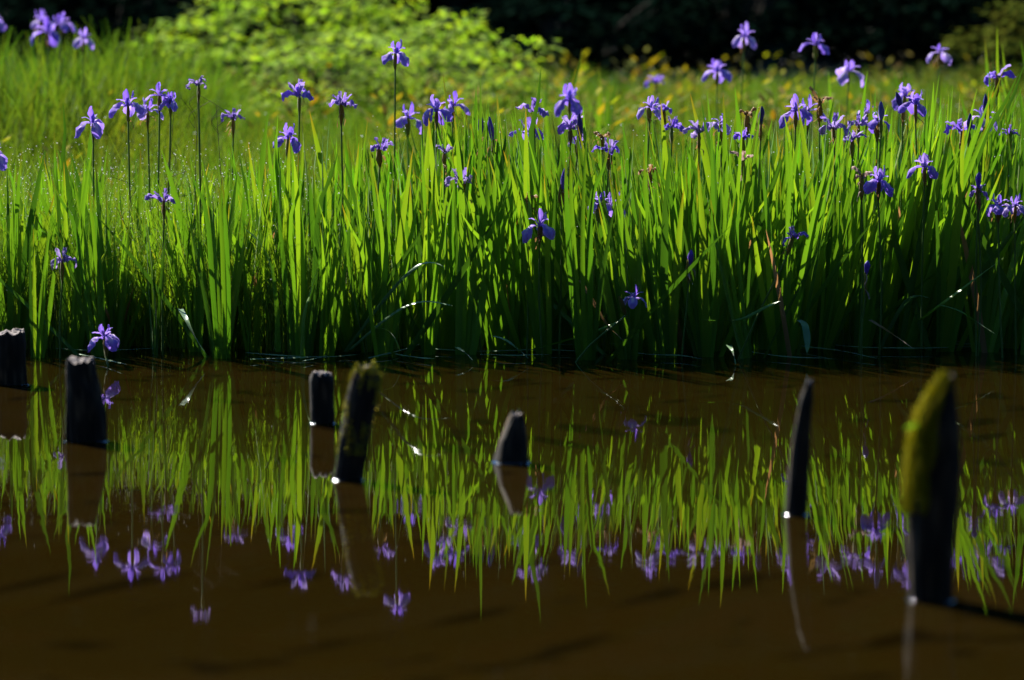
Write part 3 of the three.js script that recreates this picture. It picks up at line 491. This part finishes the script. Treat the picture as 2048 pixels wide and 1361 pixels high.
POSTS.forEach(([bx, bz, prof, moss, label], i) => {             // prof: [height, middle x, half width] from the waterline to the top
  seed(1200 + i * 11);
  const o = thing('wooden_post', label, 'post', [bx, 0, bz], 'old posts standing in the pond'), n = 60, m = 44, s = i * 3.7, ty = prof[prof.length - 1][0];
  const cxAt = table(prof.map((p) => [p[0], p[1]])), rAt = table(prof.map((p) => [p[0], p[2]]));
  const at = (t, f, lift = 0) => {
    const y = lerp(-0.3, ty, t < 0.35 ? t * 0.8571 : lerp(0.3, 1, (t - 0.35) / 0.65)), cf = Math.cos(f), sf = Math.sin(f);
    const g = 1 + 0.07 * noise(cf * 1.4 + s, sf * 1.4, y * 6) + 0.09 * noise(cf * 5 + s, sf * 5, y * 7) + 0.08 * noise(cf * 12 + s, sf * 12, y * 9) - 0.12 * Math.pow(Math.max(0, 1 - 5 * Math.abs(noise(cf * 4 + s, sf * 4, y * 3 + 20))), 2) + 0.03 * noise(cf * 26 + s, sf * 26, y * 60);
    const r = rAt(y) * g * (1 - 0.05 * smooth(0.985, 1, t)) + lift;
    return V(cxAt(y) + cf * r, y + 0.014 * smooth(0.85, 1, t) * noise(cf * 2.4 + s, sf * 2.4, 9) + 0.007 * smooth(0.9, 1, t) * noise(cf * 9 + s, sf * 9, 4), sf * r * 0.95);
  };
  const barkCol = (t, f, y) => { const k = 0.5 + 0.9 * (0.5 + noise(Math.cos(f) * 9 + s, Math.sin(f) * 9, y * 20)), q = smooth(0.1, 0.4, noise(Math.cos(f) * 3 + s, y * 16, Math.sin(f) * 3)); return [lerp(0.013, 0.055, q) * k, lerp(0.0095, 0.036, q) * k, lerp(0.0055, 0.018, q) * k]; };
  const sh = new Shape(), rings = [];
  for (let j = 0; j <= n; j++) { const t = j / n, ring = []; for (let q = 0; q < m; q++) { const f = (q / m) * 2 * Math.PI, p = at(t, f); ring.push(sh.v(p.x, p.y, p.z, barkCol(t, f, p.y))); } if (j) for (let q = 0; q < m; q++) { const w = (q + 1) % m; sh.q(rings[j - 1][q], ring[q], ring[w], rings[j - 1][w]); } rings.push(ring); }
  const shaft = mesh('shaft', sh.geo(), M.bark, o);
  const cap = new Shape(), K = 7; let prev = null, hy = 0; for (let z = 0; z < 12; z++) hy += at(1, (z / 12) * 6.2832).y / 12;
  for (let j = 0; j <= K; j++) { const e = 1 - j / K, ring = []; for (let q = 0; q < m; q++) { const f = (q / m) * 2 * Math.PI, p = at(1, f), cx = cxAt(ty), X = (p.x - cx) * e, Z = p.z * e, y = lerp(hy, p.y, e) + (j ? 0.007 * noise(X * 70 + s, Z * 70, 2) + 0.003 * noise(X * 240 + s, Z * 240, 6) + 0.003 * (1 - e * e) : 0), k = 0.75 + 0.7 * noise(X * 110, Z * 110, s); ring.push(cap.v(cx + X, y, Z, [0.21 * k, 0.175 * k, 0.155 * k])); } if (prev) for (let q = 0; q < m; q++) { const w = (q + 1) % m; cap.q(prev[q], ring[q], ring[w], prev[w]); } prev = ring; }
  mesh('cut_top', cap.geo(), M.bark, shaft);
  { // the water creeping up the wood
    const wr = new Shape(); let last = null; const t0 = 0.3 / (0.3 + ty), tw = t0 < 0.3 ? t0 / 0.8571 : 0.35 + 0.65 * ((t0 - 0.3) / 0.7);
    for (let j = 0; j <= 6; j++) { const e = j / 6, ring = []; for (let q = 0; q < m; q++) { const f = (q / m) * 2 * Math.PI, p = at(tw, f, 0.009 * (1 - e) - 0.002); ring.push(wr.v(p.x, 0.0003 + 0.005 * e * e, p.z, WHITE)); } if (last) for (let q = 0; q < m; q++) { const w = (q + 1) % m; wr.q(last[q], ring[q], ring[w], last[w]); } last = ring; }
    mesh('wet_rim', wr.geo(), ripple, o);
  }
  if (moss) {
    const ms = new Shape(), count = moss === 1 ? 16000 : 3600;
    for (let k = 0; k < count; k++) {
      const f = moss === 1 ? rr(Math.PI * 0.55, Math.PI * 1.4) : rr(0, 6.2832), t = moss === 1 ? 1 - Math.pow(rnd(), 1.1) * 0.3 : 1 - Math.pow(rnd(), 1.5) * 0.3;
      const cover = noise(Math.cos(f) * 2.5 + s, Math.sin(f) * 2.5, t * 9) + (moss === 1 ? 0.6 * smooth(0.62, 0.84, t) - 0.45 * smooth(0.85, 0.55, f / Math.PI) : 0);
      if (cover < (moss === 1 ? 0.05 : 0.08)) continue;
      const thick = 0.4 + 1.4 * Math.min(0.6, cover), p = at(t, f, 0.004 * thick * rnd()), q = at(t, f, (0.004 + rnd() * 0.008) * thick * (moss === 1 ? 1 : 0.6)), d = q.clone().sub(p).add(V(rr(-1, 1), rr(-0.2, 1.4), rr(-1, 1)).multiplyScalar(0.0028)), u = V(rr(-1, 1), rr(-1, 1), rr(-1, 1)).normalize().multiplyScalar(0.0017), c = rr(0.75, 1.15), col = [0.40 * c * rr(0.85, 1.15), 0.37 * c, 0.016 * c];
      const a = ms.v(p.x - u.x, p.y - u.y, p.z - u.z, col), b = ms.v(p.x + u.x, p.y + u.y, p.z + u.z, col), e = ms.v(p.x + d.x + u.x * 0.6, p.y + d.y, p.z + d.z, col), g = ms.v(p.x + d.x - u.x * 0.6, p.y + d.y, p.z + d.z, col); ms.q(a, b, e, g);
    }
    const mm = mesh('moss', ms.geo(), M.moss, shaft); mm.userData.kind = 'stuff'; mm.userData.label = 'yellow green moss tufts on the weathered wood';
  }
  if (moss === 1) {
    const leaf = thing('sprouting_leaf', 'small pale green round leaf sprouting from the mossy post', 'leaf', [bx, 0, bz]), y0 = 0.27, root = V(cxAt(y0) - rAt(y0) * 0.9, y0, 0.01), end = root.clone().add(V(-0.004, 0.006, 0.01));
    mesh('stalk', new Shape().tube(curve([root.clone().add(V(0.01, -0.01, 0)), root, end], 5), () => 0.0009, () => WHITE, 4).geo(), M.stem, leaf);
    mesh('blade', new Shape().blade(curve([end, end.clone().add(V(-0.010, 0.002, 0.003)), end.clone().add(V(-0.022, -0.002, 0.006))], 7), (t) => 0.0058 * Math.sin(Math.PI * (0.12 + 0.86 * t)), () => V(0.1, 0.75, 0.6).normalize(), 0.1, () => [1.1, 1, 1]).geo(), M.meadow, leaf);
  }
});

// ---------- meadow behind the bank ----------
const inView = (x, z, m) => Math.abs(x) < (9.6 - z) * 0.1365 + m;
{
  const tufts = [];
  for (let v = 0; v < 6; v++) { seed(330 + v); const parts = []; for (let b = 0; b < 8; b++) { const g = bladeGeo(900 + v * 9 + b, rr(0.18, 0.4), rr(0.0022, 0.0042), (rnd() < 0.5 ? -1 : 1) * rr(0.02, 0.16), 5); g.rotateY(rr(0, 6.28)); g.translate(rr(-0.05, 0.05), 0, rr(-0.05, 0.05)); parts.push(g); } tufts.push(mergeGeometries(parts)); }
  seed(2024); const lists = tufts.map(() => []); const far = [];
  for (let i = 0; i < 20000; i++) {
    const d = Math.pow(rnd(), 0.75), z = -1.2 - d * 9.3, x = rr(-1, 1) * ((9.6 - z) * 0.137 + 0.9), k = rr(0.65, 1.25), n = noise(x * 0.9, z * 0.5, 4), y = rr(0.8, 1.45) + 0.5 * Math.max(0, n);
    lists[i % tufts.length].push({ x, y: groundHeight(x, z) - 0.01, z, s: rr(0.7, 1.1) * (1 + 0.3 * noise(x * 0.6, z * 0.4)) * (x < -1.0 && z < -2.6 ? 1 + 0.75 * smooth(-1.0, -1.5, x + (z + 4) * 0.06) * smooth(-2.6, -3.6, z) * (1 - smooth(-5.5, -7, z)) : 1) * (z > -2.2 ? 0.85 : 1), ry: rr(0, 6.28), rx: rr(-0.12, 0.12), c: [k * y, k, k] });
  }
  const all = new THREE.Group();
  tufts.forEach((g, i) => scatter('meadow_grass', g, M.meadow, lists[i], ['short blurred meadow grass behind the irises', 'long blurred meadow grass behind the irises', 'soft green grass spread over the far meadow', 'yellowish grass spread through the meadow', 'thin arching grass spread through the meadow', 'bushy grass spread through the meadow'][i], 'grass'));
  // yellow leafed sprigs
  const sp = new Shape(); seed(55);
  for (let b = 0; b < 22; b++) { const a = rr(0, 6.28), h = rr(0.1, 0.3), r = rr(0.01, 0.07), p = V(Math.cos(a) * r, h, Math.sin(a) * r), d = V(Math.cos(a), rr(0.1, 1), Math.sin(a)).normalize().multiplyScalar(rr(0.03, 0.05)); const c = [rr(0.8, 1.3), rr(0.7, 1.15), 1]; sp.blade([p, p.clone().addScaledVector(d, 0.5), p.clone().add(d)], (t) => 0.0075 * Math.sin(Math.PI * (0.15 + 0.8 * t)), () => V(-Math.sin(a), 0.1, Math.cos(a)).normalize(), 0.1, () => c); }
  sp.tube([V(0, 0, 0), V(0.01, 0.15, 0), V(0, 0.28, 0.01)], () => 0.002, () => [0.3, 0.3, 0.3], 4);
  seed(66); const list = [];
  for (let i = 0; i < 420; i++) { const z = -1.6 - Math.pow(rnd(), 0.8) * 8.6, x = rr(-1, 1) * ((9.6 - z) * 0.137 + 0.8); if (noise(x * 1.4, z * 0.9, 12) < -0.12) continue; const k = rr(0.6, 1.15), o = rr(0.95, 1.5); list.push({ x, y: groundHeight(x, z), z, s: rr(0.9, 1.5) * (z > -3.5 ? 0.8 : 1), ry: rr(0, 6.28), c: [k, k * o, k] }); }
  scatter('meadow_sprigs', sp.geo(), M.sprig, list, 'yellow orange young leaf sprigs dotting the blurred meadow', 'undergrowth');
  // dew on the meadow
  seed(91); const dew = []; for (let i = 0; i < 900; i++) { const z = -1.5 - rnd() * 14; dew.push({ x: rr(-1, 1) * ((9.6 - z) * 0.137), y: rr(0.2, 0.5), z, s: rr(0.6, 1.5) }); }
  scatter('meadow_dew', new THREE.IcosahedronGeometry(0.002, 1), M.dew, dew, 'sparkling dew drops on the blurred meadow grass', 'dew');
}

// ---------- bright shrubs behind ----------
function shrub(label, x, z, W, Hh, sprays, s, tone, mat = M.shrub, group = 'bright leafy shrubs behind the meadow', ls = 0.05) {
  seed(s); const gy = groundHeight(x, z), o = thing('leafy_shrub', label, 'shrub', [x, gy - 0.02, z], group), wood = new Shape(), fol = new Shape();
  for (let k = 0; k < sprays; k++) {
    const a = rr(0, 6.28), r = Math.sqrt(rnd()) * W * (k % 7 === 0 ? 1.22 : 1), c = V(Math.cos(a) * r, Hh * (0.25 + 0.75 * Math.sqrt(Math.max(0.08, 1 - (r / W) ** 2)) * rr(0.35, 1)), Math.sin(a) * r * 0.6);
    if (k % 3 === 0) wood.tube(curve([V(rr(-0.06, 0.06), 0, rr(-0.06, 0.06)), V(c.x * 0.35, c.y * 0.6, c.z * 0.35), c], 6), (t) => lerp(0.012, 0.002, t), () => WHITE, 5);
    const n = 34, rad = rr(0.1, 0.24);
    for (let l = 0; l < n; l++) {
      const f = rr(0, 6.28), q = Math.sqrt(rnd()) * rad, p = c.clone().add(V(Math.cos(f) * q, rr(-0.03, 0.03) - q * 0.12, Math.sin(f) * q)), g = f + rr(-0.8, 0.8), d = V(Math.cos(g), rr(-0.7, 0.4), Math.sin(g)).multiplyScalar(rr(0.7, 1.2) * ls), b = rr(0.7, 1.25) * tone, col = [b * rr(0.8, 1.15), b, b];
      fol.blade([p, p.clone().addScaledVector(d, 0.5), p.clone().add(d)], (t) => ls * 0.26 * Math.sin(Math.PI * (0.1 + 0.85 * t)), () => V(-Math.sin(g), rr(-0.3, 0.3), Math.cos(g)).normalize(), 0.15, () => col);
    }
  }
  mesh('branches', wood.geo(), M.twig, o);
  const f = mesh('foliage', fol.geo(), mat, o); f.userData.kind = 'stuff';
}
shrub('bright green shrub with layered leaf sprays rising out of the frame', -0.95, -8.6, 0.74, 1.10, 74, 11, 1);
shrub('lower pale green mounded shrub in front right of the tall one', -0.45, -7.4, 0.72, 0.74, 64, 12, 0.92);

// ---------- dark bushes at the edge of the wood ----------
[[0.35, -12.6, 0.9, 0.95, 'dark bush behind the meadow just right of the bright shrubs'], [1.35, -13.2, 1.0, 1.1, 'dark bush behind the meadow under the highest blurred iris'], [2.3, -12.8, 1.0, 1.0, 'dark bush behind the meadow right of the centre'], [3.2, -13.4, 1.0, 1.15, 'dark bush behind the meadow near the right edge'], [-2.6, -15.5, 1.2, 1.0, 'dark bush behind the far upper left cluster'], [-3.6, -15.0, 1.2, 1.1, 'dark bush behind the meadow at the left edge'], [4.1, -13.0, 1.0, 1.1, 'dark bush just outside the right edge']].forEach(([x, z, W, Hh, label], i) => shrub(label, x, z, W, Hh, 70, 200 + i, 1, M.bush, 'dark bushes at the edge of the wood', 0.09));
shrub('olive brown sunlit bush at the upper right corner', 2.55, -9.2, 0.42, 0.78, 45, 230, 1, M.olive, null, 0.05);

// ---------- tall blades standing up in the meadow ----------
{
  const tall = [[1.62, -2.7, 0.74, 9], [1.70, -2.8, 0.7, 7], [1.28, -2.5, 0.62, 6], [0.18, -3.4, 0.66, 6], [0.32, -4.2, 0.6, 5], [2.0, -2.4, 0.6, 6], [1.05, -3.0, 0.6, 5], [-1.98, -3.6, 0.72, 6]];
  const labels = ['tall blurred leaf tuft under the round blurred iris', 'tall blurred leaf tuft just right of the round blurred iris', 'blurred leaf tuft below the flower left of the highest one', 'blurred leaf tuft right of the mounded shrub', 'thin blurred leaf tuft before the dark wood at centre', 'blurred leaf tuft near the upper right corner', 'blurred leaf tuft left of the highest blurred iris', 'blurred leaf tuft under the far upper left cluster'];
  tall.forEach(([x, z, h, n], i) => { seed(440 + i); const o = thing('meadow_leaf_tuft', labels[i], 'iris plant', [x, groundHeight(x, z) - 0.02, z], 'leaf tufts standing up in the meadow'); for (let k = 0; k < n; k++) { const l = Math.floor(rnd() * LEAVES.length), m = mesh('leaf', LEAVES[l], pick(M.leaf), o); m.position.set(rr(-0.06, 0.06), 0, rr(-0.05, 0.05)); m.rotation.set(rr(-0.1, 0.1), rr(-0.8, 0.8), rr(-0.18, 0.18)); m.scale.set(1, (h * rr(0.75, 1)) / leafLength[l], 1); } });
}

// ---------- dry twigs over the left grass ----------
[[330, 0.62, 'thin dry branched stalk right of the left cluster'], [372, 0.66, 'thin dry stalk just left of the tall dark spathe'], [450, 0.62, 'thin dry stalk beside the faded pinkish iris'], [245, 0.42, 'low dry branched stalk in front of the left grass']].forEach(([px, h, label], i) => {
  seed(88 + i); const x = PX(px), z = -0.3, o = thing('dry_stalk', label, 'dry stalk', [x, 0, z], 'dry stalks in the left grass'), top = V(rr(-0.03, 0.03), h, rr(-0.02, 0.02));
  mesh('stalk', new Shape().tube(curve([V(0, -0.03, 0), V(rr(-0.02, 0.02), h * 0.5, 0), top], 10), (t) => lerp(0.0014, 0.0006, t), () => WHITE, 5).geo(), M.twig, o);
  for (let k = 0; k < 4; k++) { const a = V().lerpVectors(V(0, h * 0.5, 0), top, rr(0.1, 0.9)); mesh('twig', new Shape().tube(curve([a, a.clone().add(V(rr(-0.03, 0.03), 0.03, rr(-0.02, 0.02))), a.clone().add(V(rr(-0.05, 0.05), rr(0.04, 0.08), 0))], 5), () => 0.0006, () => WHITE, 4).geo(), M.twig, o); }
});

// ---------- dark wood behind ----------
function treeParts(s, Hh) {
  seed(s); const tr = new Shape(), fol = new Shape();
  tr.tube(curve([V(0, -0.3, 0), V(rr(-0.1, 0.1), Hh * 0.5, 0), V(0, Hh * 0.96, 0)], 8), (t) => lerp(0.2, 0.03, t), () => { const k = rr(0.8, 1.2); return [k, k, k]; }, 8);
  for (let b = 0; b < 90; b++) {
    const h = Hh * (0.05 + 0.93 * (b / 90)), R = lerp(2.1, 0.25, Math.pow(b / 90, 0.9)) * rr(0.7, 1.15), a = rr(0, 6.28), end = V(Math.cos(a) * R, h - R * rr(0.05, 0.3), Math.sin(a) * R);
    tr.tube(curve([V(0, h, 0), V(end.x * 0.5, h + 0.05, end.z * 0.5), end], 4), (t) => lerp(0.035, 0.008, t), () => WHITE, 4);
    for (let l = 0; l < 46; l++) {
      const t = Math.sqrt(rnd()), p = V(0, h, 0).lerp(end, t).add(V(rr(-0.3, 0.3), rr(-0.25, 0.12), rr(-0.3, 0.3))), d = V(rr(-1, 1), rr(-0.9, 0.2), rr(-1, 1)).normalize().multiplyScalar(rr(0.14, 0.3)), u = V(rr(-1, 1), rr(-1, 1), rr(-1, 1)).cross(d).normalize().multiplyScalar(rr(0.04, 0.09)), k = rr(0.6, 1.5), c = [k, k, k];
      const A = fol.v(p.x - u.x, p.y - u.y, p.z - u.z, c), B = fol.v(p.x + u.x, p.y + u.y, p.z + u.z, c), C = fol.v(p.x + d.x + u.x * 0.3, p.y + d.y + u.y * 0.3, p.z + d.z + u.z * 0.3, c), D = fol.v(p.x + d.x - u.x * 0.3, p.y + d.y - u.y * 0.3, p.z + d.z - u.z * 0.3, c); fol.q(A, B, C, D);
    }
  }
  return [tr.geo(), fol.geo()];
}
{
  const kinds = [treeParts(5, 11), treeParts(6, 10), treeParts(7, 12)];
  seed(7);
  let i = 0;
  // the wood goes on round the pond: its shade keeps the near sides of posts and leaves dark
  for (const [n, a, b] of [[9, V(-15, 0, 19), V(15, 0, 19)], [8, V(-12, 0, 16), V(12, 0, 16.5)], [6, V(-13, 0, -3), V(-13, 0, 15)], [7, V(12, 0, -8), V(12.5, 0, 15)]]) for (let k = 0; k < n; k++) {
    const p = a.clone().lerp(b, (k + 0.5) / n).add(V(rr(-0.6, 0.6), 0, rr(-0.6, 0.6))), [tg, fg] = kinds[i++ % 3], o = thing('conifer_tree', 'dark conifer on the near shore behind the viewer', 'tree', [p.x, groundHeight(p.x, p.z), p.z], 'conifers around the near shore');
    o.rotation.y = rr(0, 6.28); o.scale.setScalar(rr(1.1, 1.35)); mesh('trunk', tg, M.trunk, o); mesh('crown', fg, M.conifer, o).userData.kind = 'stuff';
  }
  for (const [z0, n] of [[-26, 10], [-29, 12], [-32, 13], [-36, 14]]) for (let k = 0; k < n; k++) {
    const x = lerp(-8.5, 8.5, (k + 0.5) / n) + rr(-0.5, 0.5), z = z0 + rr(-0.8, 0.8) + (x > 0 ? 2.2 * smooth(0, 3, x) : 0), [tg, fg] = kinds[i++ % 3];
    const o = thing('conifer_tree', 'dark conifer in deep shade in the wood behind the meadow', 'tree', [x, groundHeight(x, z), z], 'dark conifers of the wood behind');
    o.rotation.y = rr(0, 6.28); o.scale.setScalar(rr(0.9, 1.1) * (z0 < -31 ? 1.3 : 1));
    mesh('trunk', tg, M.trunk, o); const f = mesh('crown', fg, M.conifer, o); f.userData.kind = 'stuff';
  }
}

renderer.render(scene, camera);
